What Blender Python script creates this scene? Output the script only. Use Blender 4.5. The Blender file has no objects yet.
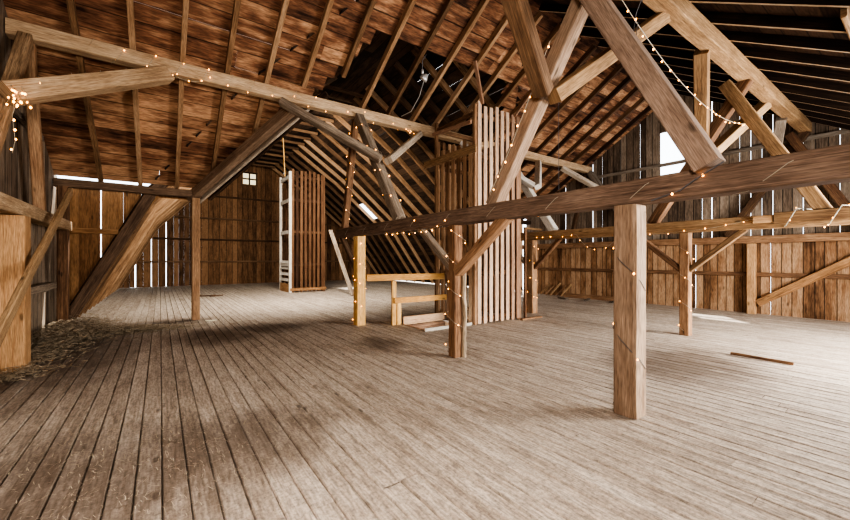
import bpy, bmesh, math, random
from mathutils import Vector, Matrix
R = random.Random(7)
SC = bpy.context.scene
COL = SC.collection
PI = math.pi

# ------------------------------------------------------------------ materials
def wood(name, dark, mid, light, grain=1.0, rough=.8, spec=.25, blotch=.5, bump=.5, rndw=.42, lo=.52, hi=1.02):
    m = bpy.data.materials.new(name); m.use_nodes = True
    n = m.node_tree.nodes; l = m.node_tree.links; n.clear()
    out = n.new('ShaderNodeOutputMaterial'); b = n.new('ShaderNodeBsdfPrincipled')
    l.new(b.outputs[0], out.inputs[0]); b.inputs['Roughness'].default_value = rough
    b.inputs['Specular IOR Level'].default_value = spec
    uv = n.new('ShaderNodeUVMap'); uv.uv_map = 'UVMap'
    at = n.new('ShaderNodeAttribute'); at.attribute_name = 'rnd'
    mp = n.new('ShaderNodeMapping'); l.new(uv.outputs[0], mp.inputs[0])
    mp.inputs['Scale'].default_value = (1.1, 26*grain, 1)
    n1 = n.new('ShaderNodeTexNoise'); n1.inputs['Scale'].default_value = 1.6
    n1.inputs['Detail'].default_value = 5; n1.inputs['Distortion'].default_value = .6
    l.new(mp.outputs[0], n1.inputs['Vector'])
    mp2 = n.new('ShaderNodeMapping'); l.new(uv.outputs[0], mp2.inputs[0]); mp2.inputs['Scale'].default_value = (1.3, 4, 1)
    n2 = n.new('ShaderNodeTexNoise'); n2.inputs['Scale'].default_value = 1.3; n2.inputs['Detail'].default_value = 4
    l.new(mp2.outputs[0], n2.inputs['Vector'])
    # value = .5*grain + .3*blotch + .35*random per plank
    a1 = n.new('ShaderNodeMath'); a1.operation = 'MULTIPLY'; a1.inputs[1].default_value = .62; l.new(n1.outputs[0], a1.inputs[0])
    a2 = n.new('ShaderNodeMath'); a2.operation = 'MULTIPLY_ADD'; a2.inputs[1].default_value = blotch; l.new(n2.outputs[0], a2.inputs[0]); l.new(a1.outputs[0], a2.inputs[2])
    a3 = n.new('ShaderNodeMath'); a3.operation = 'MULTIPLY_ADD'; a3.inputs[1].default_value = rndw; l.new(at.outputs['Fac'], a3.inputs[0]); l.new(a2.outputs[0], a3.inputs[2])
    mr = n.new('ShaderNodeMapRange'); mr.inputs[1].default_value = lo; mr.inputs[2].default_value = hi; l.new(a3.outputs[0], mr.inputs[0])
    cr = n.new('ShaderNodeValToRGB'); l.new(mr.outputs[0], cr.inputs[0])
    e = cr.color_ramp.elements; e[0].position = .0; e[0].color = (*dark, 1); e[1].position = 1; e[1].color = (*light, 1)
    k = e.new(.5); k.color = (*mid, 1)
    col = cr.outputs[0]
    # knots
    mk = n.new('ShaderNodeMapping'); l.new(uv.outputs[0], mk.inputs[0]); mk.inputs['Scale'].default_value = (1.5, 4.0, 1)
    vo = n.new('ShaderNodeTexVoronoi'); vo.inputs['Scale'].default_value = 1.0; l.new(mk.outputs[0], vo.inputs['Vector'])
    kr = n.new('ShaderNodeMapRange'); kr.inputs[1].default_value = .05; kr.inputs[2].default_value = .1; kr.inputs[3].default_value = .45; kr.inputs[4].default_value = 1
    l.new(vo.outputs['Distance'], kr.inputs[0])
    mx = n.new('ShaderNodeMix'); mx.data_type = 'RGBA'; mx.blend_type = 'MULTIPLY'; mx.inputs[0].default_value = 1
    l.new(col, mx.inputs[6]); l.new(kr.outputs[0], mx.inputs[7])
    # fine pores and dark board edges
    mf = n.new('ShaderNodeMapping'); l.new(uv.outputs[0], mf.inputs[0]); mf.inputs['Scale'].default_value = (6, 90*grain, 1)
    n3 = n.new('ShaderNodeTexNoise'); n3.inputs['Scale'].default_value = 1.4; n3.inputs['Detail'].default_value = 3; l.new(mf.outputs[0], n3.inputs['Vector'])
    fr = n.new('ShaderNodeMapRange'); fr.inputs[1].default_value = .35; fr.inputs[2].default_value = .62; fr.inputs[3].default_value = .62; fr.inputs[4].default_value = 1.08; l.new(n3.outputs[0], fr.inputs[0])
    lo_ = n.new('ShaderNodeUVMap'); lo_.uv_map = 'loc'; sp = n.new('ShaderNodeSeparateXYZ'); l.new(lo_.outputs[0], sp.inputs[0])
    ab = n.new('ShaderNodeMath'); ab.operation = 'ABSOLUTE'; l.new(sp.outputs[0], ab.inputs[0])
    sb = n.new('ShaderNodeMath'); sb.operation = 'SUBTRACT'; l.new(sp.outputs[1], sb.inputs[0]); l.new(ab.outputs[0], sb.inputs[1])
    er = n.new('ShaderNodeMapRange'); er.inputs[1].default_value = .002; er.inputs[2].default_value = .016; er.inputs[3].default_value = .12; er.inputs[4].default_value = 1; l.new(sb.outputs[0], er.inputs[0])
    em = n.new('ShaderNodeMath'); em.operation = 'MULTIPLY'; l.new(fr.outputs[0], em.inputs[0]); l.new(er.outputs[0], em.inputs[1])
    my = n.new('ShaderNodeMix'); my.data_type = 'RGBA'; my.blend_type = 'MULTIPLY'; my.inputs[0].default_value = 1
    l.new(mx.outputs[2], my.inputs[6]); l.new(em.outputs[0], my.inputs[7]); mx = my
    l.new(mx.outputs[2], b.inputs['Base Color'])
    bp = n.new('ShaderNodeBump'); bp.inputs['Strength'].default_value = bump; bp.inputs['Distance'].default_value = .01
    l.new(n1.outputs[0], bp.inputs['Height']); l.new(bp.outputs[0], b.inputs['Normal'])
    return m, (n, l, b, mx)

def plain(name, c, rough=.6, emit=None, strength=0, metal=0):
    m = bpy.data.materials.new(name); m.use_nodes = True
    b = m.node_tree.nodes['Principled BSDF']; n = m.node_tree.nodes; l = m.node_tree.links
    no = n.new('ShaderNodeTexNoise'); no.inputs['Scale'].default_value = 30
    mx = n.new('ShaderNodeMix'); mx.data_type = 'RGBA'; mx.inputs[6].default_value = (*c, 1)
    mx.inputs[7].default_value = (*[v*.7 for v in c], 1); l.new(no.outputs[0], mx.inputs[0]); l.new(mx.outputs[2], b.inputs['Base Color'])
    b.inputs['Roughness'].default_value = rough; b.inputs['Metallic'].default_value = metal
    if emit: b.inputs['Emission Color'].default_value = (*emit, 1); b.inputs['Emission Strength'].default_value = strength
    return m

M = {}
M['beam'],_   = wood('weathered_brown_timber', (.07,.040,.025), (.185,.118,.076), (.33,.23,.16))
M['post'],_   = wood('warm_brown_timber', (.10,.050,.027), (.26,.145,.080), (.44,.28,.165))
M['tan3'],_   = wood('dusty_tan_timber', (.15,.09,.05), (.37,.245,.145), (.58,.43,.28))
M['darkr'],_  = wood('shaded_rafter_wood', (.018,.010,.006), (.05,.028,.017), (.46,.34,.23))  # dark tones put shade into the wood, light end its lit edge
M['bark2'],_  = wood('brown_bark_face', (.085,.048,.028), (.23,.145,.09), (.42,.30,.205), grain=.5, blotch=.9, bump=1)
M['beam2'],_  = wood('grey_brown_timber', (.075,.045,.031), (.175,.115,.082), (.31,.22,.165))
M['tan2'],_   = wood('light_tan_timber', (.20,.13,.08), (.46,.33,.21), (.66,.52,.37))
M['orange'],_ = wood('orange_timber', (.17,.085,.038), (.40,.22,.105), (.58,.36,.19))
M['pale'],_   = wood('pale_grey_timber', (.16,.12,.09), (.36,.29,.22), (.58,.50,.41))
M['tan'],_    = wood('tan_timber', (.11,.06,.03), (.28,.17,.088), (.46,.31,.175))
M['grey'],_   = wood('dull_grey_timber', (.07,.055,.042), (.18,.145,.115), (.32,.27,.22))
M['dark'],_   = wood('dark_rafter_wood', (.035,.018,.01), (.10,.055,.03), (.21,.125,.07))
M['rafter'],_ = wood('brown_rafter_wood', (.10,.055,.028), (.26,.15,.08), (.42,.27,.16))
M['slat'],_   = wood('new_slat_wood', (.34,.20,.13), (.60,.42,.30), (.74,.58,.45), blotch=.35)
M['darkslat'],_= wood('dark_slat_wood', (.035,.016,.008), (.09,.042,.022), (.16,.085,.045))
M['oldslat'],_= wood('old_slat_wood', (.12,.06,.03), (.30,.17,.095), (.46,.30,.18))
M['yellow'],_ = wood('fresh_yellow_lumber', (.48,.25,.08), (.70,.43,.17), (.80,.56,.27), blotch=.3)
M['white'],_  = wood('whitish_wood', (.42,.38,.33), (.68,.63,.56), (.85,.81,.75), blotch=.35)
M['wall_l'],_ = wood('left_wall_boards', (.10,.07,.05), (.27,.205,.15), (.43,.35,.27), grain=.7)
M['wall_o'],_ = wood('warm_wall_boards', (.08,.038,.018), (.27,.145,.075), (.47,.30,.18), grain=.6, blotch=.8, lo=.6,hi=1.15)
M['wall_g'],_ = wood('grey_gable_boards', (.07,.048,.034), (.20,.148,.108), (.34,.275,.215), grain=.6)
M['wall_f'],_ = wood('far_wall_boards', (.05,.025,.012), (.16,.082,.040), (.28,.155,.082), grain=.5, blotch=.6)
M['cheek'],_  = wood('cheek_boards', (.08,.034,.012), (.20,.10,.042), (.32,.175,.08), grain=.6, blotch=.6)
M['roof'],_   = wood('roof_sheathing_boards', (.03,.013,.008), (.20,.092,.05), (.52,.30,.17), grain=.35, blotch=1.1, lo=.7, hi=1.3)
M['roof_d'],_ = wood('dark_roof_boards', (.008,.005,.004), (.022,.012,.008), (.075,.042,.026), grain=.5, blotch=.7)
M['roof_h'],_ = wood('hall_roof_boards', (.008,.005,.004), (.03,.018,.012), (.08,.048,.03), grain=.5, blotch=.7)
M['bark'],_   = wood('bark_edge_timber', (.12,.085,.055), (.34,.26,.18), (.60,.50,.38), grain=.6, blotch=.9, bump=1)
M['wire'] = plain('fairy_light_wire', (.40,.36,.28), .4)
M['cord'] = plain('dark_cord', (.10,.10,.11), .5)
M['bulb'] = plain('fairy_light_bulb', (1,.6,.2), .3, (1,.38,.05), 8)
M['straw'] = plain('dry_straw', (.55,.46,.34), .8)
M['hay'] = plain('old_hay', (.42,.34,.24), .9)
M['metal'] = plain('brushed_metal', (.75,.75,.76), .35, metal=.6)
M['glass'] = plain('glowing_window_pane', (.8,.75,.55), .2, (1,.86,.55), .6)  # pane glows by itself in place of daylight behind it
M['paper'] = plain('pale_paper', (.85,.80,.62), .7)

# floor material: weathered boards with dirt by place
M['floor'], (fn, fl, fb, fmx) = wood('worn_plank_floor', (.22,.17,.13), (.47,.395,.325), (.66,.58,.50), grain=.45, blotch=.35, rough=.6, spec=.35, bump=.25, rndw=.14, lo=.28, hi=.8)
def floor_dirt():
    n, l = fn, fl
    g = n.new('ShaderNodeNewGeometry'); sx = n.new('ShaderNodeSeparateXYZ'); l.new(g.outputs['Position'], sx.inputs[0])
    def blob(cx, cy, rx, ry):
        a = n.new('ShaderNodeMath'); a.operation='SUBTRACT'; a.inputs[1].default_value=cx; l.new(sx.outputs[0],a.inputs[0])
        a2= n.new('ShaderNodeMath'); a2.operation='DIVIDE'; a2.inputs[1].default_value=rx; l.new(a.outputs[0],a2.inputs[0])
        b = n.new('ShaderNodeMath'); b.operation='SUBTRACT'; b.inputs[1].default_value=cy; l.new(sx.outputs[1],b.inputs[0])
        b2= n.new('ShaderNodeMath'); b2.operation='DIVIDE'; b2.inputs[1].default_value=ry; l.new(b.outputs[0],b2.inputs[0])
        p = n.new('ShaderNodeMath'); p.operation='MULTIPLY'; l.new(a2.outputs[0],p.inputs[0]); l.new(a2.outputs[0],p.inputs[1])
        q = n.new('ShaderNodeMath'); q.operation='MULTIPLY_ADD'; l.new(b2.outputs[0],q.inputs[0]); l.new(b2.outputs[0],q.inputs[1]); l.new(p.outputs[0],q.inputs[2])
        r = n.new('ShaderNodeMapRange'); r.inputs[1].default_value=0; r.inputs[2].default_value=1; r.inputs[3].default_value=1; r.inputs[4].default_value=0; l.new(q.outputs[0], r.inputs[0])
        return r.outputs[0]
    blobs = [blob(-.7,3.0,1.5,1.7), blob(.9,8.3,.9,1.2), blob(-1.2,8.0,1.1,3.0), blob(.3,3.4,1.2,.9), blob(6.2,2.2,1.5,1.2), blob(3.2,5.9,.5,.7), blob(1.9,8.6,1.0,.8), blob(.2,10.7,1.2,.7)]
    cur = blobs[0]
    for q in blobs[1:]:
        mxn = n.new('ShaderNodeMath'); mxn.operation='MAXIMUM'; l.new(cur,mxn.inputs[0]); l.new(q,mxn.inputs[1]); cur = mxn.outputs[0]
    mp = n.new('ShaderNodeMapping'); l.new(g.outputs['Position'], mp.inputs[0]); mp.inputs['Scale'].default_value=(2.2,1.0,1)
    nz = n.new('ShaderNodeTexNoise'); nz.inputs['Scale'].default_value=1.6; nz.inputs['Detail'].default_value=8; nz.inputs['Roughness'].default_value=.7
    l.new(mp.outputs[0], nz.inputs['Vector'])
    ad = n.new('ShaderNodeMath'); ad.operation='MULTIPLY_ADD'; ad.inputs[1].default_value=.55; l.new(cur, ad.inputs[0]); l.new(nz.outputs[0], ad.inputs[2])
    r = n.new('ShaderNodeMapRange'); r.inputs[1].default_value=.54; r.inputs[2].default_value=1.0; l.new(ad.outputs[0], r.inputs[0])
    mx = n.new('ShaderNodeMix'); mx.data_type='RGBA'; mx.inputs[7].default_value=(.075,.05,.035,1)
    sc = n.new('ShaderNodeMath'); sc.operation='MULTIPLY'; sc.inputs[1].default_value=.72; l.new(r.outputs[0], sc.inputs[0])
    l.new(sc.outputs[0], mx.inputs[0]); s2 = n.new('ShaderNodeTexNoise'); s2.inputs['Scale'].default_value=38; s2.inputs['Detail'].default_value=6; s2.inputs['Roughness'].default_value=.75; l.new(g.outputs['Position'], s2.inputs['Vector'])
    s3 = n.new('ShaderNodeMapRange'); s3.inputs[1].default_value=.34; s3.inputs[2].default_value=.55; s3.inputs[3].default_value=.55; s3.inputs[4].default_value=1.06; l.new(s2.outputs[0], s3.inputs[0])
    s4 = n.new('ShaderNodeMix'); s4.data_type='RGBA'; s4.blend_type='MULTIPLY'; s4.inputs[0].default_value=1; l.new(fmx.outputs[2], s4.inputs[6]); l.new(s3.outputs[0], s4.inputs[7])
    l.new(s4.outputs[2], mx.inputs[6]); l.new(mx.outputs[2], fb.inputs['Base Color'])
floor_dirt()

# ------------------------------------------------------------------ mesh builder
class MB:
    def __init__(s): s.v=[]; s.f=[]; s.uv=[]; s.r=[]; s.lc=[]
    def quad(s, pts, uvs, r):
        i=len(s.v); s.v+= [tuple(p) for p in pts]; s.f.append(tuple(range(i,i+len(pts)))); s.uv.append(uvs); s.r.append(r); s.lc.append([(0,1)]*len(pts))
    def box(s, o, ax, ay, az, L, W, H, r=None):
        """o = corner; unit axes; grain runs along ax"""
        r = R.random() if r is None else r; o=Vector(o); ax=Vector(ax); ay=Vector(ay); az=Vector(az)
        ou=R.random()*40; ov=R.random()*40
        P=lambda a,b,c: o+ax*a+ay*b+az*c
        i=len(s.v)
        for a in (0,L):
            for b,c in ((0,0),(W,0),(W,H),(0,H)): s.v.append(tuple(P(a,b,c)))
        F=[(0,3,2,1),(4,5,6,7),(0,1,5,4),(1,2,6,5),(2,3,7,6),(3,0,4,7)]
        per=[0,W,W+H,2*W+H,2*(W+H)]
        for k,f in enumerate(F):
            s.f.append(tuple(i+q for q in f)); s.r.append(r)
            if k<2: s.lc.append([(0,1)]*4); s.uv.append([(ou+x*.2,ov+y) for x,y in ((0,0),(0,H),(W,H),(W,0))])
            else:
                j=k-2; q=(W if j%2==0 else H)/2; s.lc.append([(-q,q),(q,q),(q,q),(-q,q)] if q>.03 else [(0,1)]*4); s.uv.append([(ou,ov+per[j]),(ou,ov+per[j+1]),(ou+L,ov+per[j+1]),(ou+L,ov+per[j])])
    def bar(s, p0, p1, w, h, up=(0,0,1), r=None, segs=None, jit=0.0, cham=.0, taper=1.0):
        """squared bar from p0 to p1, w sideways, h along up; slight waviness"""
        r = R.random() if r is None else r
        p0=Vector(p0); p1=Vector(p1); d=p1-p0; L=d.length; d.normalize(); up=Vector(up)
        sd=d.cross(up)
        if sd.length<1e-4: sd=d.cross(Vector((0,1,0)))
        sd.normalize(); u2=sd.cross(d).normalized()
        segs = segs or max(1,int(L/.7)); c=cham
        ou=R.random()*40; ov=R.random()*40
        prof=[(-w/2+c,-h/2),(w/2-c,-h/2),(w/2,-h/2+c),(w/2,h/2-c),(w/2-c,h/2),(-w/2+c,h/2),(-w/2,h/2-c),(-w/2,-h/2+c)] if c>0 else [(-w/2,-h/2),(w/2,-h/2),(w/2,h/2),(-w/2,h/2)]
        n=len(prof); i=len(s.v); per=[0]
        for k in range(n):
            a=prof[k]; b=prof[(k+1)%n]; per.append(per[-1]+math.hypot(a[0]-b[0],a[1]-b[1]))
        for k in range(segs+1):
            t=k/segs; q=p0+d*(L*t); jx=R.uniform(-jit,jit) if 0<k<segs else 0; jz=R.uniform(-jit,jit) if 0<k<segs else 0
            sc=1+(taper-1)*t
            for x,y in prof:
                s.v.append(tuple(q+sd*(x*sc+jx+R.uniform(-jit,jit)*.4)+u2*(y*sc+jz+R.uniform(-jit,jit)*.4)))
        for k in range(segs):
            for j in range(n):
                a=i+k*n+j; b=i+k*n+(j+1)%n
                s.f.append((a,b,b+n,a+n)); s.r.append(r)
                s.lc.append([(0,1)]*4); u0=ou+L*k/segs; u1=ou+L*(k+1)/segs
                s.uv.append([(u0,ov+per[j]),(u0,ov+per[j+1]),(u1,ov+per[j+1]),(u1,ov+per[j])])
        s.lc.append([(0,1)]*n); s.f.append(tuple(i+j for j in reversed(range(n)))); s.uv.append([(ou+prof[j][0]*.3,ov+prof[j][1]) for j in reversed(range(n))]); s.r.append(r)
        e=i+segs*n
        s.lc.append([(0,1)]*n); s.f.append(tuple(e+j for j in range(n))); s.uv.append([(ou+prof[j][0]*.3,ov+prof[j][1]) for j in range(n)]); s.r.append(r)
    def build(s, name, mat, parent=None, origin=None):
        me=bpy.data.meshes.new(name)
        o=Vector(origin) if origin is not None else Vector((0,0,0))
        me.from_pydata([tuple(Vector(v)-o) for v in s.v],[],s.f)
        uv=me.uv_layers.new(name='UVMap'); k=0; dat=[]
        for u in s.uv:
            for a in u: dat+= [a[0],a[1]]
        uv.data.foreach_set('uv',dat)
        lc=me.uv_layers.new(name='loc'); dat=[]
        for j,u in enumerate(s.uv):
            q=s.lc[j] if j<len(s.lc) else [(0,1)]*len(u)
            for a in q: dat+=[a[0],a[1]]
        lc.data.foreach_set('uv',dat)
        at=me.attributes.new('rnd','FLOAT','FACE'); at.data.foreach_set('value',s.r)
        me.materials.append(mat); me.update()
        ob=bpy.data.objects.new(name,me); COL.objects.link(ob); ob.location=o
        if parent:
            ob.parent=parent; ob.location=o-parent.location
        return ob
def tag(o,label=None,cat=None,group=None,kind=None):
    if label: o['label']=label
    if cat: o['category']=cat
    if group: o['group']=group
    if kind: o['kind']=kind
    return o
def timber(name, p0, p1, w, h, mat, label, cat, group=None, up=(0,0,1), jit=.004, cham=.012, r=None, parent=None, taper=1.0):
    m=MB(); m.bar(p0,p1,w,h,up,jit=jit,cham=cham,r=r,taper=taper)
    o=m.build(name,M[mat],parent,origin=p0)
    return tag(o,label,cat,group) if label else o
def empty(name,loc,label,cat,group=None):
    o=bpy.data.objects.new(name,None); COL.objects.link(o); o.location=loc; o.empty_display_size=.1
    return tag(o,label,cat,group)

# ------------------------------------------------------------------ geometry of the barn
# X across (left wall -> right wall), Y away into the hall, Z up.  Loft wing ridge runs along X at Y=5.
XL, XR = -1.82, 13.35
YR, ZR, SL = 5.0, 6.70, .60
YE, YN = 11.0, -1.0            # far and near eave of the wing
YEND = 24.8
GV = [(-1.7,0),(.7,3.12),(3.6,6.4),(4.4,7.15),(5.6,7.15),(7.9,5.6),(10.9,3.12),(13.2,0)]   # line where the wing roof is cut
G = [(-1.7,0),(-.15,3.10),(1.5,4.9),(4.4,7.15),(5.6,7.15),(7.9,5.6),(10.9,3.12),(13.2,0)]
def P1(y): return ZR-SL*(y-YR)
def P1inv(z): return YR+(ZR-z)/SL
def Gz(x,G=None):
    G=G or globals()['G']
    for (a,b),(c,d) in zip(G,G[1:]):
        if a<=x<=c: return b+(d-b)*(x-a)/(c-a)
    return 0
def Gx(z,side,G=None):
    G=G or globals()['G']
    seq = G[:4] if side<0 else G[4:][::-1]
    for (a,b),(c,d) in zip(seq,seq[1:]):
        if b<=z<=d: return a+(c-a)*(z-b)/(d-b)
    return seq[-1][0]

# ---- floor: cupped boards along Y, hatch opening cut out
HX0,HX1,HY0,HY1 = 4.55,5.75,6.3,7.25
def make_floor():
    m=MB(); w=.146; x=-3.2; k=0
    while x<14.6:
        rr=[]; y=-1.6-R.random()*3
        cuts=[]
        while y<25.2:
            ln=R.uniform(3.2,5.2); cuts.append((max(y,-1.6),min(y+ln,25.2))); y+=ln
        for (a,b) in cuts:
            if b-a<.05: continue
            spans=[(a,b)]
            if HX0-.02<x+w/2<HX1+.02:
                ns=[]
                for (p,q) in spans:
                    if q<=HY0 or p>=HY1: ns.append((p,q)); continue
                    if p<HY0: ns.append((p,HY0))
                    if q>HY1: ns.append((HY1,q))
                spans=ns
            r=R.random(); z0=R.uniform(-.0025,.0025)
            for (p,q) in spans:
                ou=R.random()*40; ov=R.random()*40; g=.005
                prof=[(0,-.03),(g,-.004+z0),(g+.006,.002+z0),(w*.5,-.001+z0),(w-g-.006,.002+z0),(w-g,-.004+z0),(w,-.03)]
                for (x0,h0),(x1,h1) in zip(prof,prof[1:]):
                    m.quad([(x+x0,p,h0),(x+x1,p,h1),(x+x1,q-.003,h1),(x+x0,q-.003,h0)],[(ou,ov+x0),(ou,ov+x1),(ou+q-p,ov+x1),(ou+q-p,ov+x0)],r)
        x+=w
    # sub-floor
    for (a,b,c,d) in ((-3.2,HX0,-1.6,25.2),(HX1,14.7,-1.6,25.2),(HX0,HX1,-1.6,HY0),(HX0,HX1,HY1,25.2)):
        m.quad([(a,c,-.03),(b,c,-.03),(b,d,-.03),(a,d,-.03)],[(0,0),(0,1),(1,1),(1,0)],0.0)
    return tag(m.build('floor',M['floor']),kind='structure')
make_floor()

# ---- planked walls
def wall_y(name,X,t,y0,y1,z0,ztop,width,mat,gap,slit,holes=(),zsplit=None):
    """vertical boards in a plane X=const"""
    m=MB(); y=y0
    while y<y1-.02:
        w=width*R.uniform(.8,1.25); w=min(w,y1-y)
        g=R.choice(slit) if R.random()<gap else .0
        za=max(ztop(y),ztop(y+w-g)); zt=za+.02
        spans=[(z0(y) if callable(z0) else z0,zt)]
        for (ha,hb,hz0,hz1) in holes:
            if y+w>ha and y<hb:
                spans=[q for s_ in spans for q in ((s_[0],min(s_[1],hz0)),(max(s_[0],hz1),s_[1])) if q[1]-q[0]>.02]
        for a,b in spans:
            if b-a>.03: m.box((X,y,a),(0,0,1),(0,1,0),(-1 if t<0 else 1,0,0),b-a,max(w-g,.02),abs(t))
        y+=w
    return tag(m.build(name,M[mat]),kind='structure')
def wall_x(name,Y,x0,x1,zlo,ztop,width,mat,gap,slit,holes=()):
    m=MB(); x=x0
    while x<x1-.02:
        w=width*R.uniform(.8,1.25); w=min(w,x1-x)
        g=R.choice(slit) if R.random()<gap else .005
        a=max(zlo(x),zlo(x+w)) if zlo(x+w/2)>0.05 else 0; b=max(ztop(x),ztop(x+w))
        spans=[(a,b)]
        for (ha,hb,hz0,hz1) in holes:
            if x+w>ha and x<hb: spans=[q for s_ in spans for q in ((s_[0],min(s_[1],hz0)),(max(s_[0],hz1),s_[1])) if q[1]-q[0]>.02]
        for a,b in spans:
            if b-a>.03: m.box((x,Y,a),(0,0,1),(1,0,0),(0,1,0),b-a,max(w-g,.02),.025)
        x+=w
    return tag(m.build(name,M[mat]),kind='structure')
roofz=lambda y: (P1(y) if y>YR else ZR-SL*(YR-y))+.12
wall_y('wall_left',XL,-.025,YN,YE+.25,0,roofz,.27,'wall_l',.05,(.008,.01))
wall_y('wall_right_lower',XR,.025,YN,YE,0,lambda y:2.1,.19,'wall_o',.16,(.008,.012,.02))
wall_y('wall_right_upper',XR+.03,.025,YN,YE,2.12,roofz,.22,'wall_g',.24,(.01,.015,.03),holes=((4.72,5.27,3.5,5.62),))
wall_x('wall_near',YN-.03,XL,4.6,lambda x:0,lambda x:3.2,.26,'wall_o',.05,(.01,))  # unseen near walls, added to block sky light except through the right opening
wall_x('wall_near_right',YN-.03,11.2,XR,lambda x:0,lambda x:3.2,.26,'wall_o',.05,(.01,))
# far end wall with a small window opening
WX0,WX1,WZ0,WZ1=4.05,4.85,6.0,6.75
holes=((WX0,WX1,WZ0,WZ1),)
def far_wall():
    m=MB(); x=-1.9
    while x<13.3:
        w=.30*R.uniform(.75,1.25); g=R.choice((.03,.04,.06)) if R.random()<(.22 if x<7.5 else .06) else .002
        if x<WX0<x+w: w=WX0-x
        elif x<WX1<x+w: w=WX1-x
        top=max(Gz(x),Gz(x+w))+.14
        if top<.15: x+=w; continue
        spans=[(0,top)]
        if abs(x+w-WX0)<.3 or abs(x-WX1)<.3: g=.002
        if x>=WX0-.01 and x+w<=WX1+.01: spans=[(0,WZ0),(WZ1,top)]
        for a,b in spans: m.box((x,YEND,a),(0,0,1),(1,0,0),(0,1,0),b-a,w-g,.025)
        x+=max(w,.05)
    return tag(m.build('wall_far',M['wall_f']),kind='structure')
far_wall()
# cheek walls at the wing's far eave, left and right of the hall roof
def wall_cheek(name,Y,x0,x1,width,mat,slit):
    m=MB(); x=x0
    lo=lambda x: max(.004, min(3.0,Gz(min(max(x,-1.7),13.2))-.12))
    while x<x1-.03:
        w=min(width*R.uniform(.9,1.1),x1-x); g=R.choice(slit); a,b=x,x+w-g; r=R.random(); ou=R.random()*30; ov=R.random()*30
        za,zb,zt=lo(a),lo(b),3.12
        for yy in (Y,Y+.025): m.quad([(a,yy,za),(b,yy,zb),(b,yy,zt),(a,yy,zt)],[(ou+za,ov),(ou+zb,ov+w),(ou+zt,ov+w),(ou+zt,ov)],r)
        for xx,zz in ((a,za),(b,zb)): m.quad([(xx,Y,zz),(xx,Y+.025,zz),(xx,Y+.025,zt),(xx,Y,zt)],[(ou,ov),(ou,ov+.02),(ou+1,ov+.02),(ou+1,ov)],r)
        x+=w
    return tag(m.build(name,M[mat]),kind='structure')
wall_cheek('wall_cheek_left',YE+.16,XL-.02,.85,.36,'cheek',(.003,.003,.003,.022))
wall_cheek('wall_cheek_right',YE+.16,10.75,XR,.30,'wall_o',(.004,.02))
0 and wall_x('wall_cheek_left',YE+.14,XL-.02,.85,lambda x:max(0,Gz(x)-.55) if x>-1.7 else 0,lambda x:3.02,.36,'cheek',.6,(.012,.02))
0 and wall_x('wall_cheek_right',YE+.14,10.75,XR,lambda x:max(0,Gz(x)-.5) if x<13.2 else 0,lambda x:3.02,.30,'wall_o',.5,(.015,.03))
def window_far():
    t=bpy.data.objects.new('window_1',None); COL.objects.link(t); t.location=((WX0+WX1)/2,YEND,WZ0); tag(t,kind='structure')
    m=MB(); y=YEND-.03
    for a,b in (((WX0-.05,y,WZ0),(WX1+.05,y,WZ0)),((WX0-.05,y,WZ1),(WX1+.05,y,WZ1)),((WX0,y,WZ0),(WX0,y,WZ1)),((WX1,y,WZ0),(WX1,y,WZ1))): m.bar(a,b,.07,.09)
    m.build('window_frame',M['dark'],t)
    m=MB(); xm=(WX0+WX1)/2; zm=(WZ0+WZ1)/2
    m.bar((xm,y,WZ0),(xm,y,WZ1),.08,.05); m.bar((WX0,y,zm),(WX1,y,zm),.05,.08)
    m.build('muntin',M['dark'],t)
    m=MB(); m.box((WX0,YEND+.01,WZ0),(1,0,0),(0,0,1),(0,1,0),WX1-WX0,WZ1-WZ0,.006)
    m.build('window_pane',M['glass'],t)
window_far()

# ---- roof boards
def roof_far():
    m=MB(); c=math.sqrt(1+SL*SL); y=YR-.09; n=Vector((0,SL,1)).normalized(); ay=Vector((0,1,-SL)).normalized(); th=.13
    while y<10.88:
        w=min(.27*R.uniform(.85,1.2),10.9-y); z=P1(y)
        if z<6.0: rng=[(XL-.15,Gx(max(z,.01),-1,GV)+.32),(Gx(max(z,.01),1)-.32,XR+.15)] if z>3.05 else [(XL-.15,.85),(10.75,XR+.15)]
        else: rng=[(XL-.15,XR+.15)]
        for a,b in rng:
            x=a-R.random()*2
            while x<b:
                ln=R.uniform(3.5,7); p=max(x,a); q=min(x+ln,b); x+=ln
                if q-p<.05: continue
                m.box(Vector((p,y,z))+n*th,(1,0,0),ay,n,q-p-.004,w*c+.004-R.choice((0,0,0,.012)),.022+R.random()*.004)
        y+=w
    return tag(m.build('ceiling_far_slope',M['roof']),kind='structure')
roof_far()
def roof_near():
    m=MB(); c=math.sqrt(1+SL*SL); y=YR+.09; n=Vector((0,-SL,1)).normalized(); ay=Vector((0,-1,-SL)).normalized(); th=.13
    while y>YN-.2:
        w=.27*R.uniform(.85,1.2); z=ZR-SL*(YR-y); x=XL-.15-R.random()*2
        while x<XR+.15:
            ln=R.uniform(2.5,4.5); p=max(x,XL-.15); q=min(x+ln,XR+.15); x+=ln
            if q-p<.05: continue
            m.box(Vector((p,y,z))+n*th,(1,0,0),ay,n,q-p-.002,w*c+.003,.022+R.random()*.004)
        y-=w
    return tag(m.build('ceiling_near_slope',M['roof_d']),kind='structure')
roof_near()
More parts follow.
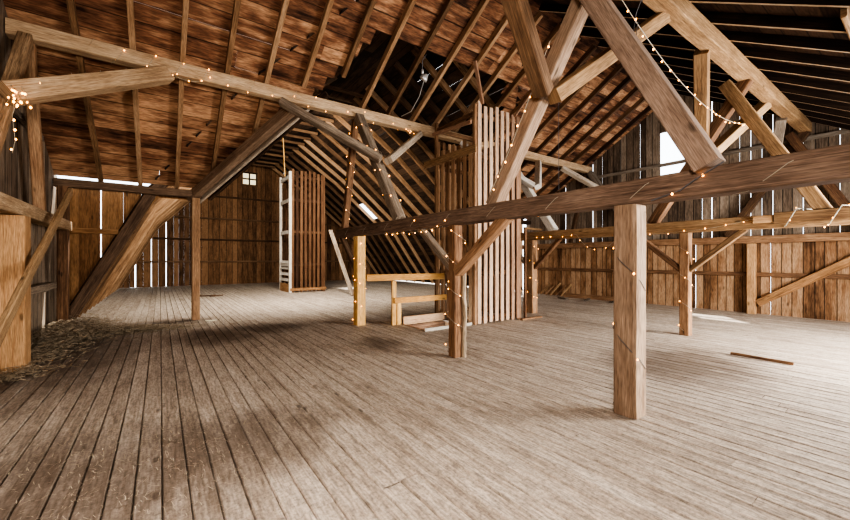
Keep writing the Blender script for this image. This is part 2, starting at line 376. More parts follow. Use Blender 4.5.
def roof_hall():
    m=MB()
    for i,((a,b),(c,d)) in enumerate(zip(G,G[1:])):
        L=math.hypot(c-a,d-b); t=Vector(((c-a)/L,0,(d-b)/L)); n=Vector((-t.z,0,t.x)); s=-.06 if i else 0; L+=.06 if i<6 else 0
        if n.z<0: n=-n
        while s<L-.01:
            w=min(.27*R.uniform(.85,1.15),L-s); p=Vector((a,0,b))+t*s; zmin=min(p.z,(p+t*w).z)
            y0=YE+.1 if zmin<3.05 else max(5.2,P1inv(min(zmin+.12,6.5))+.15)
            y=y0
            while y<YEND+.15:
                y2=min(y+R.uniform(3,4.6),YEND+.15)
                # a missing board on the right slope lets daylight in
                o=Vector((p.x,0,p.z))+n*.12
                spans=[(y,y2)]
                if i==5 and 1.7<s+w/2<2.9: spans=[(q0,q1) for q0,q1 in ((y,min(y2,18.7)),(max(y,19.9),y2)) if q1-q0>.02]
                for q0,q1 in spans: m.box(o+Vector((0,q0,0)),(0,1,0),t,n,q1-q0-.004,w+.003-R.choice((0,0,0,0,.012)),.022+R.random()*.004)
                y=y2
            s+=w
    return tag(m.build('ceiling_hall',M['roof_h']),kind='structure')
roof_hall()

# ---- rafters
def rafter(name,p0,p1,w,h,mat,label,group,up):
    m=MB(); m.bar(p0,p1,w,h,up,segs=max(2,int((Vector(p1)-Vector(p0)).length)),jit=.006)
    if mat=='darkr': m.r=[1.6 if (i%4==0 and i<len(m.r)-2) else .0 for i in range(len(m.r))]   # bottom face paler: lit lower edge painted into the colour
    return tag(m.build(name,M[mat],origin=p0),label,'rafter',group)
LAB_RF='long brown rafter under the boarded far slope, running down to the eave or valley'
LAB_RO='bare brown rafter without boards over it, crossing the dark open middle to the transverse purlin'
LAB_RN='thin-edged dark rafter of the near roof slope, upper right overhead'
x=XL+.12+.63; k=0
nrm=Vector((0,SL,1)).normalized()
x=-1.07-.7
while x<XR:
    off=nrm*.065
    if x<3.0: ye=min(YE-.05, P1inv(max(Gz(max(x,-1.6),GV),3.1))+.05) if x>.6 else YE-.02
    elif x<8.6: ye=7.35 if x<3.4 else 7.98
    else: ye=min(YE-.02,P1inv(max(Gz(min(x,13.1)),3.1)))
    if x<XL+.06: x+=.7; continue
    zz=P1(ye)
    mt='dark' if x>8.3 else 'rafter'  # darker wood puts the shaded rafter sides into the colour
    if 3.0<x<8.3: rafter('rafter',Vector((x,YR+.03,P1(YR+.03)))+off,Vector((x,ye,zz))+off,.08,.13,mt,LAB_RO,'bare rafters over the open middle',nrm)
    else: rafter('rafter',Vector((x,YR+.03,P1(YR+.03)))+off,Vector((x,ye,zz))+off,.08,.13,mt,LAB_RF,'boarded rafters of the far slope',nrm)
    x+=.7
nr2=Vector((0,-SL,1)).normalized(); x=-1.04
while x<XR:
    f=lambda y: ZR-SL*(YR-y)
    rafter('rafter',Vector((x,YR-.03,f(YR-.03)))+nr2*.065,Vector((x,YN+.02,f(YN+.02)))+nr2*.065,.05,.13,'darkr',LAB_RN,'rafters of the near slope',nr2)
    x+=.75
# hall rafters (bent, in two or three straight lengths each)
def hall_rafter(Y,side,label,group,w=.06,h=.15,mat='dark',cut=None):
    seq=G[:4] if side<0 else G[4:][::-1]
    zc=0 if Y>=YE else P1(Y)+(.5 if side<0 else .12)
    pts=[]
    for (a,b),(c,d) in zip(seq,seq[1:]):
        if d<=zc: continue
        if b<zc: t=(zc-b)/(d-b); a,b=a+(c-a)*t,zc
        if not pts: pts.append((a,b))
        pts.append((c,d))
    if len(pts)<2: return
    m=MB(); r=R.random()
    for (a,b),(c,d) in zip(pts,pts[1:]):
        t=Vector((c-a,0,d-b)).normalized(); n=Vector((-t.z,0,t.x)); n=n if n.z>0 else -n
        p0=Vector((a,Y,b))+n*(.1-h/2)
        if b<.01: p0+=t*(.06+abs(h/2*n.z))
        m.bar(p0,Vector((c,Y,d))+n*(.1-h/2)+t*.04,w,h,n,r=r,segs=3,jit=.008)
    return tag(m.build('hall_rafter',M[mat],origin=(pts[0][0],Y,pts[0][1])),label,'rafter',group)
hall_rafter(YE+.06,-1,'broad first rafter of the far hall, rising from the hay by the left corner','',w=.12,h=.20,mat='beam')
y=YE+.55
while y<YEND-.2:
    hall_rafter(y,-1,'narrow far hall rafter on the left, in the tight fan behind the broad one','left rafters of the far hall',mat='rafter'); y+=.85  # lighter wood puts the light on these rafters into the colour
y=5.6
while y<YEND-.2:
    hall_rafter(y,1,'dark curving rafter on the right side of the far hall roof, behind the slatted chutes','right rafters of the far hall',w=.09,h=.17,mat='dark' if R.random()<.5 else 'rafter'); y+=.93
y=6.0
while y<YE:
    hall_rafter(y,-1,'short dark jack rafter above the left valley timber','jack rafters above the left valley'); y+=.6
y=11.6
while y<YEND-.2:
    timber('collar_tie',(4.3,y,7.05),(5.7,y,7.05),.05,.12,'dark','short collar tie across the flat top of the far hall roof','collar','collar ties of the far hall'); y+=.93

# ---- valley timbers on the left
timber('valley_beam',(.62,YE-.05,3.02),(2.30,8.05,4.70),.20,.20,'beam','thick dark diagonal valley timber rising from the lone short post on the left','beam')
timber('valley_beam',(.80,YE+.10,2.98),(2.75,8.05,4.95),.08,.16,'pale','slimmer pale-edged timber under the thick left valley timber','beam')
timber('valley_beam',(1.05,YE+.26,3.1),(3.1,8.2,5.25),.10,.15,'dark','dark timber farthest into the hall along the left valley','beam')
timber('valley_beam',(10.95,YE-.05,3.05),(9.3,8.1,4.6),.18,.2,'beam','dark valley timber on the right, half hidden behind the tall slatted chute','beam')
# ---- purlins
TY,PY,PZ=7.9,2.1,4.84
timber('purlin',(XL+.02,TY,PZ),(XR-.1,TY,PZ),.20,.23,'tan3','long transverse purlin strung with fairy lights, running from the upper left corner','beam')
timber('purlin',(XL+.02,PY,PZ-.05),(XR-.1,PY,PZ-.05),.22,.24,'tan','long pale-edged purlin crossing the upper right overhead','beam')
# ---- main beams and frames
BZ=2.13
BEAMS={'left':-1.60,'front':3.7,'rear':8.45,'right':13.12}
timber('tie_beam',(3.7,-.95,BZ),(3.7,8.92,BZ),.20,.225,'beam2','large weathered horizontal beam crossing the foreground on the nearest posts','beam',jit=.003)
timber('tie_beam',(8.45,-.95,BZ),(8.45,8.92,BZ),.20,.225,'tan','brown horizontal beam behind the foreground beam, carried by two posts','beam',jit=.003)
timber('wall_beam',(-1.62,-.95,BZ+.06),(-1.62,YE-.2,BZ+.06),.20,.20,'tan3','grey horizontal timber along the left wall above the broad post','beam')
timber('wall_beam',(13.22,-.95,2.03),(13.22,YE,2.03),.2,.2,'post','long brown horizontal timber along the right wall','beam')
where={'left':'by the left wall','front':'on the foreground beam','rear':'on the rear beam','right':'by the right gable wall'}
def leg(x,top,foot,w,mat,label,name='canted_post'):
    f=Vector(foot); t=Vector(top); 
    return timber(name,f,t,w,w,mat,label,'post',up=(1,0,0))
ZF=2.24
nodeT=(6.62,3.5); nodeP=(2.72,3.42)
for key,X in BEAMS.items():
    ZF=2.14 if key=='right' else 2.24
    zt=4.74; m1={'left':'tan3','front':'pale','rear':'white','right':'grey'}[key]
    xo=0
    far_near='lower end toward the viewer'; 
    leg(X,(X,7.82,zt),(X,6.03,ZF),.19 if key!='left' else .15,m1,f'leaning post {where[key]}, under the light-strung purlin, foot nearer')
    leg(X+.0,(X,7.98,zt),(X,8.62,ZF),.14,'post' if key!='right' else 'dark',f'slim leaning post {where[key]}, under the light-strung purlin')
    xb=min(X+.07,13.16)
    leg(X,(xb,2.09,zt-.05),(xb,3.66,ZF),.18,{'left':'tan3','front':'beam','rear':'post','right':'dark'}[key],f'leaning post {where[key]}, under the upper right purlin, foot farther')
    xa=X-.09
    leg(X,(xa,2.36,4.66),(xa,1.12,ZF),.19,{'left':'grey','front':'beam2','rear':'tan','right':'post'}[key],f'leaning post {where[key]}, under the upper right purlin, foot nearer')
    for s in (-1,1):
        X2=X+1.7*s
        if X2<XL or X2>XR: continue
        sd='leaning left' if s<0 else 'leaning right'
        mt={'left':'tan3','front':'pale','rear':'white','right':'pale'}[key]
        timber('purlin_brace',(X+.09*s,nodeT[0],nodeT[1]),(X2,TY-.06,PZ-.16),.24 if key=='left' else .14,.20 if key=='left' else .17,mt,f'pale brace {sd} to the light-strung purlin, from post {where[key]}','brace',up=(0,1,0))
        mt={'left':'grey','front':'dark' if s<0 else 'tan','rear':'tan','right':'grey'}[key]
        timber('purlin_brace',(X+.09*s,nodeP[0],nodeP[1]),(X2,PY+.1,PZ-.16),.17,.19,mt,f'thick brace {sd} to the upper right purlin, from post {where[key]}','brace',up=(0,1,0))
# posts
def post(x,y,w,mat,label,top=2.015,h=None):
    return timber('post',(x,y,.004),(x,y,top),w,w if h is None else h,mat,label,'post',up=(0,1,0),jit=.003,cham=.015)
pa=post(3.7,1.8,.205,'beam','thick brown square post nearest the viewer, under the foreground beam')
m=MB(); m.bar((3.705,1.694,.004),(3.705,1.694,2.01),.185,.012,(0,1,0),jit=.003,segs=9); m.build('bark_face',M['bark2'],pa)
pb=timber('post',(3.7,4.4,.004),(3.7,4.4,2.015),.16,.16,'post','knotty half-barked post in the centre, second under the foreground beam','post',up=(0,1,0))
m=MB(); m.bar((3.79,4.31,.004),(3.79,4.31,1.35),.07,.08,(0,1,0),jit=.012,segs=9,cham=.02); m.build('barked_edge',M['bark'],pb)
post(3.7,7.78,.21,'yellow','yellow fresh-sawn square post under the far end of the foreground beam, beside the railing')
post(8.45,3.02,.17,'post','slim brown post under the rear beam, in front of the right wall')
post(8.45,6.75,.22,'post','brown post under the rear beam next to the tall slatted chute, twined with lights')
post(.72,YE-.2,.17,'post','lone short brown post standing free on the left under the eave beam',top=3.0)
post(-1.62,7.3,.30,'orange','broad orange-brown post at the left edge, against the left wall',top=2.08)
post(-1.62,10.55,.17,'post','brown corner post at the far end of the left wall, in the hay',top=2.99)
post(-1.70,8.3,.10,'grey','thin grey stud against the left wall just past the broad post',top=2.08)
post(13.22,3.15,.18,'orange','orange-brown post against the right wall at the foot of the long diagonal',top=1.92)
timber('wall_brace',(13.2,3.02,.30),(13.2,.55,2.02),.07,.19,'orange','long orange diagonal brace on the right wall','brace',up=(0,0,1))
timber('eave_beam',(XL+.02,YE-.2,3.1),(.85,YE-.2,3.1),.18,.17,'beam','brown eave beam across the left bay from the corner to the lone short post','beam')
timber('eave_beam',(10.7,YE-.2,3.1),(XR-.02,YE-.2,3.1),.18,.17,'dark','dark eave beam on the right behind the chute','beam')
timber('leaning_plank',(-1.38,5.0,.28),(-1.38,9.65,2.78),.06,.15,'tan','long tan plank rising diagonally along the left wall in front of the broad post','plank')
# knee braces below the beams
KB=[((3.7,4.33,1.30),(3.7,3.35,2.06),.16,'post','knee brace from the barked centre post up to the right under the foreground beam'),
    ((3.7,4.48,1.36),(3.7,5.35,2.04),.13,'pale','knee brace from the barked centre post up to the left under the foreground beam'),
    ((3.7,7.9,1.2),(3.7,8.75,2.03),.12,'beam','knee brace left of the yellow post at the far end of the foreground beam'),
    ((8.45,2.95,1.28),(8.45,2.1,2.03),.12,'tan','knee brace leaning right from the slim rear post up to the rear beam'),
    ((8.45,3.1,1.28),(8.45,3.95,2.03),.12,'post','knee brace leaning left from the slim rear post up to the rear beam'),
    ((8.45,6.66,1.25),(8.45,5.85,2.03),.12,'post','knee brace leaning right from the rear post beside the tall chute'),
    ((8.45,6.85,1.25),(8.45,7.6,2.03),.12,'white','whitish knee brace leaning left from the rear post beside the tall chute')]
for a,b,w,mt,lb in KB: timber('knee_brace',a,b,w*.8,w,mt,lb,'brace',up=(1,0,0))
timber('splice_board',(8.28,1.68,2.17),(8.28,-.9,2.17),.10,.19,'tan','pale tan timber spliced onto the rear beam at the right, wrapped in lights','board')
timber('splice_block',(8.30,1.95,2.17),(8.30,1.70,2.17),.10,.12,'orange','short orange block at the end of the tan splice timber','block')
timber('rafter_board',(5.80,.64,4.15),(6.8,.64,4.12),.05,.28,'tan','short pale board end hanging from the near rafters in the top right corner','board')
# girts (nailing rails)
def girt(a,b,mt,lb,g=None,w=.06,h=.11,cat='rail'): timber('wall_rail',a,b,w,h,mt,lb,cat,g)
girt((XR-.05,YN,1.08),(XR-.05,YE,1.08),'post','brown horizontal rail halfway up the lower right wall')
girt((XR-.03,YN,4.55),(XR-.03,YE-2.6,4.55),'grey','grey horizontal rail across the right gable, crossing the bright gap')
girt((XL+.05,YN+.1,3.7),(XL+.05,9.6,3.7),'grey','grey horizontal rail high on the left wall',w=.08)
girt((-1.68,7.5,1.0),(-1.68,9.9,1.0),'pale','short pale rail low on the left wall past the broad post',w=.14,h=.13)
girt((-1.72,YE-.02+.1,2.12),(-.78,YE+.08,2.12),'cheek','brown rail on the boarded cheek left of the fan of rafters',h=.12,w=.05)
for z,nm in ((1.35,'lowest'),(2.62,'second lowest'),(3.85,'second highest'),(5.15,'highest')):
    girt((Gx(z,-1)+.1,YEND-.05,z),(Gx(z,1)-.1,YEND-.05,z),'dark',f'{nm} horizontal rail on the far end wall',w=.07,h=.10)
for i,xs in enumerate((.6,3.9,8.0,11.2)):
    pass
# ---- slatted chutes
def chute(name,x0,y0,w,dpt,H,label,mat,matb,front_n,side_open,railmat):
    t=empty(name,(x0+w/2,y0+dpt/2,0),label,'chute')
    z0=.004
    for (px,py,nm) in ((x0,y0,0),(x0+w,y0,1),(x0,y0+dpt,2),(x0+w,y0+dpt,3)):
        m=MB(); q=.11 if side_open and nm in (0,2) else .07; m.bar((px,py,z0),(px,py,H-.05),q,q,(0,1,0),jit=.003); m.build('corner_post',railmat[0] if (nm in (0,2) and side_open) else matb,t)
    zs=[.12+.0*0,H*.23,H*.5,H*.76,H-.25]
    for z in zs:
        for a,b,sideq in (((x0,y0+.02,z),(x0+w,y0+.02,z),0),((x0,y0+dpt,z),(x0+w,y0+dpt,z),0),((x0,y0,z),(x0,y0+dpt,z),1),((x0+w,y0,z),(x0+w,y0+dpt,z),0)):
            m=MB(); m.bar(a,b,.04,.16 if sideq and side_open else .10,jit=.002); m.build('cross_rail',railmat[0] if (sideq and side_open) else matb,t)
    # front slats (toward the viewer)
    st=w/front_n
    for i in range(front_n):
        m=MB(); xx=x0+st*(i+.5); hh=H+R.uniform(-.06,.08)
        m.bar((xx,y0-.045,z0+R.uniform(.0,.04)),(xx+R.uniform(-.01,.01),y0-.045,hh),st*.56,.025,(0,1,0),jit=.004); m.build('slat',mat,t)
    # left, right and back slats
    ns=int(dpt/.2)
    for i in range(ns):
        yy=y0+dpt*(i+.5)/ns
        if not side_open:
            m=MB(); m.bar((x0-.04,yy,z0+.02),(x0-.04,yy,H*.84+R.uniform(-.1,.1)),.025,.11,(0,1,0),jit=.004); m.build('slat',matb,t)
        m=MB(); m.bar((x0+w+.04,yy,z0+.02),(x0+w+.04,yy,H*.9),.025,.11,(0,1,0),jit=.004); m.build('slat',matb,t)
    for i in range(front_n):
        m=MB(); xx=x0+st*(i+.5); m.bar((xx,y0+dpt+.04,z0+.02),(xx,y0+dpt+.04,H*.9),st*.5,.025,(0,1,0),jit=.004); m.build('slat',matb,t)
    return t
c1=chute('hay_chute',5.86,6.28,1.50,1.45,5.08,'tall slatted wooden chute of pale vertical boards standing in the centre behind the barked post',M['slat'],M['oldslat'],8,False,(M['oldslat'],))
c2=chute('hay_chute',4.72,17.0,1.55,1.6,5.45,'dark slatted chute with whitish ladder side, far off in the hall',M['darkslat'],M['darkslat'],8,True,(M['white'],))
for i in range(4):
    m=MB(); z=.55+i*.27; m.bar((4.72,17.05,z),(4.72,18.6,z),.03,.14,(.6,0,1),jit=.002); m.build('louver',M['white'],c2)
m=MB(); m.bar((4.70,17.0,.2),(4.70,18.6,.2),.05,.38); m.build('base_board',M['orange'],c2)
m=MB(); m.bar((4.7,16.94,.14),(6.35,16.94,.14),.03,.12); m.build('base_board',M['orange'],c2)
timber('chute_rail',(5.78,6.15,4.0),(5.78,8.15,4.0),.05,.19,'tan','broad plank nailed high on the left side of the tall slatted chute, reaching the purlin','plank')
timber('chute_rail',(5.76,6.3,4.62),(5.76,7.75,4.72),.05,.09,'slat','narrow stick nailed above the broad plank on the tall chute, ending at the purlin','plank')
timber('roof_prop',(6.02,6.2,5.05),(5.5,5.9,5.75),.04,.10,'slat','short board slanting from the top left of the tall slatted chute up to the rafters','board',up=(0,1,0))
timber('roof_prop',(7.1,6.2,5.0),(7.55,5.95,5.75),.04,.10,'slat','short board slanting from the top right of the tall slatted chute up to the rafters','board',up=(0,1,0))
# gate frame beside the chute
g=empty('gate_frame',(7.47,6.2,0),'thin empty door frame between the tall chute and the rear post','frame')
m=MB(); m.bar((7.5,6.2,.004),(7.5,6.2,2.28),.06,.05,(0,1,0)); m.build('jamb',M['post'],g)
m=MB(); m.bar((7.47,6.2,2.28),(8.34,6.35,2.28),.05,.05); m.build('head_bar',M['tan'],g)
m=MB(); m.box((7.2,6.02,.004),(1,0,0),(0,1,0),(0,0,1),.75,.09,.04); m.build('foot_board',M['post'],g)
# railing round the hatch
rl=empty('hatch_railing',(4.7,7.3,0),'yellow lumber railing beside the floor hatch, joined to the yellow post','railing')
for nm,a,b,w,h in (('top_rail',(3.83,7.68,1.07),(5.80,7.33,1.07),.04,.15),('mid_rail',(4.3,7.25,.56),(5.80,7.25,.56),.04,.13)):
    m=MB(); m.bar(a,b,w,h,jit=.002); m.build(nm,M['yellow'],rl)
m=MB(); m.bar((4.32,7.30,.004),(4.32,7.30,1.0),.10,.05,(0,1,0)); m.build('upright',M['yellow'],rl)
m=MB(); m.bar((4.45,7.30,.004),(4.45,7.30,.5),.10,.05,(0,1,0)); m.build('upright',M['yellow'],rl)
h=empty('hatch_curb',((HX0+HX1)/2,(HY0+HY1)/2,0),'boxed wooden curb around the open floor hatch, one board whitish','hatch')
m=MB(); m.bar((HX0,HY1+.02,.08),(HX1,HY1+.02,.08),.03,.19); m.build('curb_board',M['oldslat'],h)
m=MB(); m.bar((HX0-.02,HY0,-.1),(HX0-.02,HY1,-.1),.03,.22); m.build('curb_board',M['oldslat'],h)
m=MB(); m.bar((HX0-.1,HY0-.03,.035),(HX1,HY0-.03,.035),.03,.06); wb=m.build('curb_board',M['white'],h); wb['label']='whitish front board'  # pale colour stands in for daylight glimpsed at the hatch edge
m=MB(); m.bar((HX0,HY1,-.25),(HX1,HY1,-.25),.03,.45); m.build('shaft_board',M['post'],h)
m=MB(); m.bar((HX1+.02,HY0,-.25),(HX1+.02,HY1,-.25),.03,.45); m.build('shaft_board',M['post'],h)
# leaning and lying boards
timber('leaning_board',(6.4,14.1,.03),(6.0,15.5,2.75),.05,.18,'pale','pale board propped at a slant right of the far slatted chute','board',up=(1,0,0))
timber('pole',(4.3,16.6,6.9),(4.55,17.2,5.2),.04,.05,'yellow','thin yellowish pole hanging down to the top of the far chute','pole')
timber('loose_board',(7.27,1.98,.03),(7.24,1.27,.03),.05,.04,'post','narrow loose board lying on the floor in front of the slim rear post','board')
for i,(yy,dx,zz) in enumerate(((8.9,.3,.5),(9.15,.25,.45),(9.4,.32,.52),(9.65,.25,.42),(9.9,.3,.46))):
    timber('scrap_board',(XR-.12-dx,yy,.03),(XR-.10,yy-.25,zz),.10,.025,'wall_o' if i%2 else 'tan','short scrap board leaning against the base of the right wall near the rear post','board','scrap boards leaning on the right wall',up=(0,1,0))
for i,(xx,yy,a) in enumerate(((12.6,7.6,.3),(12.3,8.4,1.2),(12.7,6.7,.1),(12.0,9.4,.8))):
    d=Vector((math.cos(a),math.sin(a),0))*.5
    timber('scrap_board',(xx-d.x/2,yy-d.y/2,.03),(xx+d.x/2,yy+d.y/2,.04),.12,.04,'grey','short grey scrap piece lying on the floor by the right wall','board','scrap pieces on the floor by the right wall')
for i,(xx,yy,a) in enumerate(((1.55,17.2,.1),(1.85,17.0,.5),(1.2,17.5,.9))):
    d=Vector((math.cos(a),math.sin(a),0))*.55
    timber('stick',(xx-d.x/2,yy-d.y/2,.035),(xx+d.x/2,yy+d.y/2,.035),.04,.04,'dark','dark stick lying on the floor in the far hall left of the slatted chute','stick','sticks on the far floor')
m=MB(); m.box((.88,10.35,.004),(1,-.25,0),(.25,1,0),(0,0,1),.22,.09,.012); tag(m.build('paper_scrap',M['paper']),'small pale scrap lying at the foot of the lone short post','scrap')
m=MB(); m.bar((13.15,5.9,.08),(13.0,8.8,.08),.06,.16); tag(m.build('loose_board',M['post'],origin=(13.1,7,0)),'brown board lying along the base of the right wall','board')

# ---- hanging work light
wl=empty('hanging_light',(4.6,6.55,5.35),'small metal work light hanging on a cord among the bare rafters','lamp')
def lathe(name,prof,c,mat,parent=None,seg=14,axis='Z',tilt=None):
    bm=bmesh.new(); rings=[]
    for r_,z_ in prof:
        rings.append([bm.verts.new((r_*math.cos(2*PI*k/seg),r_*math.sin(2*PI*k/seg),z_)) for k in range(seg)])
    for a,b in zip(rings,rings[1:]):
        for k in range(seg): bm.faces.new((a[k],a[(k+1)%seg],b[(k+1)%seg],b[k]))
    if prof[0][0]>0.001: bm.faces.new(list(reversed(rings[0])))
    if prof[-1][0]>0.001: bm.faces.new(rings[-1])
    me=bpy.data.meshes.new(name); bm.to_mesh(me); bm.free(); me.materials.append(mat)
    for p in me.polygons: p.use_smooth=True
    o=bpy.data.objects.new(name,me); COL.objects.link(o)
    if parent: o.parent=parent; o.location=Vector(c)-parent.location
    else: o.location=c
    if tilt: o.rotation_euler=tilt
    return o
lathe('lamp_shade',[(.09,0),(.085,.04),(.05,.10),(.025,.13)],(4.6,6.55,5.35),M['metal'],wl,tilt=(.5,.5,0))
lathe('socket',[(.025,0),(.028,.06),(.02,.10)],(4.6,6.57,5.48),M['metal'],wl)
def tube(name,pts,rad,mat,parent=None,label=None,cat=None,group=None,origin=None):
    o0=Vector(origin if origin is not None else pts[0]); P=[Vector(p)-o0 for p in pts]; V=[]; Fc=[]; n=5
    for i,p in enumerate(P):
        d=(P[min(i+1,len(P)-1)]-P[max(i-1,0)]).normalized(); a=d.cross(Vector((.31,.17,.93))).normalized(); c=a.cross(d)
        for k in range(n): V.append(tuple(p+(a*math.cos(2*PI*k/n)+c*math.sin(2*PI*k/n))*rad))
    for i in range(len(P)-1):
        for k in range(n): Fc.append((i*n+k,i*n+(k+1)%n,(i+1)*n+(k+1)%n,(i+1)*n+k))
    me=bpy.data.meshes.new(name); me.from_pydata(V,[],Fc); me.materials.append(mat)
    for p in me.polygons: p.use_smooth=True
    o=bpy.data.objects.new(name,me); COL.objects.link(o)
    if parent: o.parent=parent; o.location=o0-parent.location
    else: o.location=o0
    return tag(o,label,cat,group) if label else o
tube('cord',[(4.6,6.57,5.56),(4.55,6.5,5.72),(4.62,6.45,5.85)],.008,M['cord'],wl)
tube('cord',[(4.62,6.5,5.4),(4.68,6.8,5.1),(4.72,7.2,4.9),(4.80,7.75,4.98)],.008,M['metal'],wl)
tube('dangling_wire',[(3.75,1.7,3.95),(3.85,1.75,4.05),(3.95,1.85,4.0),(4.0,1.9,3.85),(3.95,1.85,3.78),(3.88,1.8,3.86)],.004,M['cord'],label='loose dark wire loop dangling below the upper right purlin',cat='wire')
tube('hanging_wire',[(6.6,4.6,5.9),(6.62,4.62,4.6),(6.6,4.6,2.9)],.005,M['cord'],label='single thin dark wire hanging straight down right of the tall slatted chute',cat='wire')

# ---- fairy lights
bulb_me=None
def bulb_mesh():
    global bulb_me
    if bulb_me: return bulb_me
    bm=bmesh.new(); bmesh.ops.create_icosphere(bm,subdivisions=1,radius=1); 
    bulb_me=bpy.data.meshes.new('bulb'); bm.to_mesh(bulb_me); bm.free(); bulb_me.materials.append(M['bulb'])
    for p in bulb_me.polygons: p.use_smooth=True
    return bulb_me
def string(pts,label,step=.32,rad=.003,br=.0098,wire='wire'):
    root=empty('fairy_light_string',pts[0],label,'string lights')
    tube('wire',pts,rad,M[wire],root)
    acc=step*.5; k=0
    for a,b in zip(pts,pts[1:]):
        a=Vector(a); b=Vector(b); L=(b-a).length; s=acc
        while s<L:
            p=a+(b-a)*(s/L); o=bpy.data.objects.new('bulb',bulb_mesh()); COL.objects.link(o); o.parent=root
            o.location=p+Vector((R.uniform(-.015,.015),R.uniform(-.015,.015),R.uniform(-.03,.012)))-root.location
            q=br*R.uniform(.75,1.15); o.scale=(q,q,q*1.3); k+=1
            s+=step*R.uniform(.7,1.35)
        acc=s-L
    return root
def spiral(p0,p1,hw,turns,up=(0,0,1),n=8,ph=0,hh=None):
    p0=Vector(p0); p1=Vector(p1); d=(p1-p0); L=d.length; d.normalize(); up=Vector(up)
    sd=d.cross(up); 
    if sd.length<1e-3: sd=d.cross(Vector((0,1,0)))
    sd.normalize(); u=sd.cross(d); hh=hh or hw; out=[]
    N=int(turns*n)
    for i in range(N+1):
        a=2*PI*i/n+ph; c,s=math.cos(a),math.sin(a); k=1/max(abs(c),abs(s))
        out.append(p0+d*(L*i/N)+sd*(c*k*(hw+.012))+u*(s*k*(hh+.012)))
    return out
def swag(a,b,sag,n=7):
    a=Vector(a); b=Vector(b); return [a+(b-a)*(i/n)-Vector((0,0,sag*4*(i/n)*(1-i/n))) for i in range(n+1)]
string(spiral((-.9,TY,PZ),(5.0,TY,PZ),.10,15),'fairy light string wound round the left half of the long purlin',step=.34)
string(swag((.1,TY-.13,PZ-.08),(.75,TY-.13,PZ-.02),.16),'short swag of fairy lights drooping below the purlin where the left brace meets it',step=.2)
string(spiral((-1.5,6.65,3.55),(-.1,7.75,4.6),.085,5,up=(0,1,0)),'fairy light string wound along the thick brace at the upper left',step=.32)
string([( -1.38+R.uniform(-.1,.1),6.45+R.uniform(-.12,.2),3.42+R.uniform(-.16,.16)) for i in range(14)]+[(-1.42,6.4,3.2),(-1.4,6.42,2.9),(-1.42,6.4,2.75)],'bunched cluster of fairy lights hanging at the left picture edge',step=.13,br=.012)
string(spiral((3.7,.3,BZ),(3.7,8.8,BZ),.10,9,ph=.4),'fairy light string wound round the large foreground beam',step=.5)
string(spiral((3.7,1.8,.08),(3.7,1.8,1.95),.105,2.6,up=(0,1,0),ph=1.0),'fairy light string spiralling down the thick nearest post',step=.34,wire='cord')
string(spiral((3.7,4.4,.15),(3.7,4.4,1.95),.10,4,up=(0,1,0)),'fairy light string twined round the barked centre post',step=.22)
string(spiral((3.7,7.78,.1),(3.7,7.78,1.98),.105,4,up=(0,1,0)),'fairy light string twined round the yellow post by the railing',step=.22)
string(spiral((8.45,6.75,.1),(8.45,6.75,1.95),.11,4,up=(0,1,0)),'fairy light string twined round the rear post beside the tall chute',step=.2)
string(spiral((8.45,3.02,.1),(8.45,3.02,1.95),.085,3.5,up=(0,1,0)),'fairy light string twined round the slim rear post',step=.32)
string(spiral((8.38,.9-1.6,2.15),(8.38,1.7,2.17),.2,5,hh=.12),'white-wired fairy lights wrapped round the tan splice timber at the right',step=.3,rad=.008)
string(swag((8.3,7.6,2.1),(8.3,5.3,2.1),.02)+swag((8.3,5.3,2.1),(8.3,4.2,2.1),.4)+swag((8.3,4.2,2.1),(8.3,1.9,2.2),.12),'fairy light string swagged along the rear beam',step=.28)
string(swag((3.62,1.9,4.15),(8.33,2.05,3.85),.35,12),'long fairy light string sagging across the open upper right between two leaning posts',step=.22,wire='wire',rad=.0045)
string([(8.33,2.05,3.85),(8.33,1.8,3.4),(8.33,1.4,2.75),(8.3,1.15,2.35)],'fairy lights running down the tan leaning post at the right',step=.2)
string([(3.58,1.02,2.26),(3.58,1.2,2.16),(3.58,1.32,2.08),(3.58,1.55,2.02)],'dark light cord crossing the near face of the foreground beam',step=.3,wire='cord',rad=.006)
string(spiral((3.7,6.1,2.35),(3.7,7.7,4.6),.10,4,up=(1,0,0)),'fairy lights wound on the pale leaning post above the foreground beam',step=.28)
string(spiral((3.7,8.55,2.4),(3.7,8.05,4.5),.08,4,up=(1,0,0)),'fairy lights wound on the slimmer leaning post at the far end of the foreground beam',step=.3)
string([(3.58,3.55,2.35),(3.59,3.2,2.9),(3.58,2.85,3.5),(3.57,2.6,3.95)],'fairy lights running up the thick leaning post at the top centre',step=.2)
string(swag((3.58,4.6,2.02),(3.58,6.4,2.02),.06),'fairy lights drooping under the foreground beam left of the barked post',step=.2)
string([(4.95,TY-.1,4.75),(5.05,TY-.12,4.65),(5.1,TY-.1,4.72),(5.2,TY-.12,4.62),(5.15,TY-.13,4.5),(5.3,TY-.11,4.6)],'tangled knot of fairy lights on the purlin left of the tall chute',step=.06)

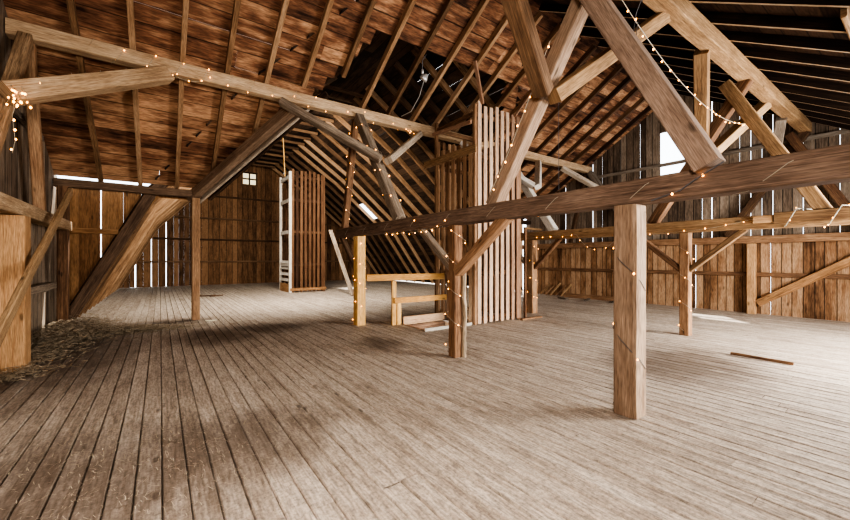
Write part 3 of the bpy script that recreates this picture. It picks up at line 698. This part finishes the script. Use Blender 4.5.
# ---- straw and hay
def straws(name,n,region,size,mat,label,zr=(.004,.02),w=.0025):
    m=MB()
    for _ in range(n):
        x,y=region(); L=R.uniform(*size); a=R.uniform(0,2*PI); z=R.uniform(*zr); c=R.uniform(-.35,.35)
        prev=Vector((x,y,z))
        for s in range(3):
            nx=prev+Vector((math.cos(a),math.sin(a),0))*(L/3); nx.z=max(.004,z+R.uniform(-.01,.012))
            d=Vector((-math.sin(a),math.cos(a),0))*w
            m.quad([prev-d,prev+d,nx+d,nx-d],[(0,0),(1,0),(1,1),(0,1)],R.random()); prev=nx; a+=c
    return tag(m.build(name,mat),label,'straw',kind='stuff')
straws('scattered_straw',1500,lambda:(R.gauss(-.2,.75),R.gauss(3.5,1.2)),(.02,.085),M['straw'],'loose straw strewn over the dirty floor boards at the lower left',w=.0012)
straws('fine_straw',900,lambda:(R.uniform(-1.6,3.5),R.uniform(1.2,10)),(.02,.08),M['straw'],'sparse bits of straw dusted over the floor on the left half',w=.0011)
def hay_pile():
    m=MB()
    for _ in range(8000):
        t=R.random()
        if t<.5: x=R.gauss(-1.3,.28); y=R.gauss(9.5,.65); h=.34
        elif t<.8: x=R.gauss(-.6,.55); y=R.gauss(9.85,.2); h=.16
        else: x=-1.65+abs(R.gauss(0,.25)); y=R.uniform(6.6,10.4); h=.10
        x=max(x,-1.74)
        z=R.uniform(.003,h)*max(0,1-abs(x+1.3)/2.2); a=R.uniform(0,2*PI); L=R.uniform(.05,.2); p=Vector((x,y,max(z,.003)))
        c=R.uniform(-1,1)
        for s in range(3):
            q=p+Vector((math.cos(a),math.sin(a),R.uniform(-.25,.25)))*(L/3); q.z=max(.004,q.z); q.x=max(q.x,-1.76); d=Vector((-math.sin(a),math.cos(a),R.uniform(-.5,.5)))*.006
            m.quad([p-d,p+d,q+d,q-d],[(0,0),(1,0),(1,1),(0,1)],R.random()); p=q; a+=c
    return tag(m.build('hay_pile',M['hay']),'low tangled heap of old hay at the foot of the left wall','hay',kind='stuff')
hay_pile()

# ------------------------------------------------------------------ light
def area(name,loc,tgt,sx,sy,power,col):
    d=bpy.data.lights.new(name,'AREA'); d.shape='RECTANGLE'; d.size=sx; d.size_y=sy; d.energy=power; d.color=col
    o=bpy.data.objects.new(name,d); COL.objects.link(o); o.location=loc
    o.rotation_euler=(Vector(tgt)-Vector(loc)).to_track_quat('-Z','Y').to_euler(); return o
area('lamp_near_right',(9.3,-2.4,2.3),(3.2,6,1.4),2.6,1.8,820,(1,.93,.84))
area('fill_near_left',(-.3,-.7,2.5),(.2,8,1.0),1.6,.8,230,(1,.90,.80))  # added fill from behind left, no lamp stands there
area('fill_hall',(3.4,11.5,5.0),(4.5,19,.5),3.0,1.8,620,(1,.92,.80))  # added fill that brightens the far hall, its back to the viewer
area('fill_loft',(7.2,-.6,1.4),(12.2,6.0,3.4),1.6,1.2,80,(1,.92,.80))  # added fill to brighten the right gable
sun=bpy.data.lights.new('sun','SUN'); sun.energy=7; sun.angle=math.radians(1.0); sun.color=(1,.95,.86)
so=bpy.data.objects.new('sun',sun); COL.objects.link(so); so.rotation_euler=Vector((-1.9,-1.6,-4.7)).to_track_quat('-Z','Y').to_euler()
w=bpy.data.worlds.new('world'); SC.world=w; w.use_nodes=True; n=w.node_tree.nodes; l=w.node_tree.links
bg=n['Background']; bg.inputs[0].default_value=(.86,.93,1,1); bg.inputs[1].default_value=2.6

# ------------------------------------------------------------------ camera
cam=bpy.data.cameras.new('camera'); co=bpy.data.objects.new('camera',cam); COL.objects.link(co)
cam.sensor_width=36; cam.sensor_fit='HORIZONTAL'; cam.lens=373/850*36; cam.clip_start=.05; cam.clip_end=200
th=math.atan(265/373)
co.location=(0,0,1.5)
F=Vector((math.sin(th),math.cos(th),0)); co.rotation_euler=F.to_track_quat('-Z','Y').to_euler()
cam.shift_y=-1/850
SC.camera=co
SC.view_settings.view_transform='AgX'; SC.view_settings.look='AgX - High Contrast'; SC.view_settings.exposure=.72
SC.cycles.max_bounces=6; SC.cycles.diffuse_bounces=4; SC.cycles.use_denoising=True
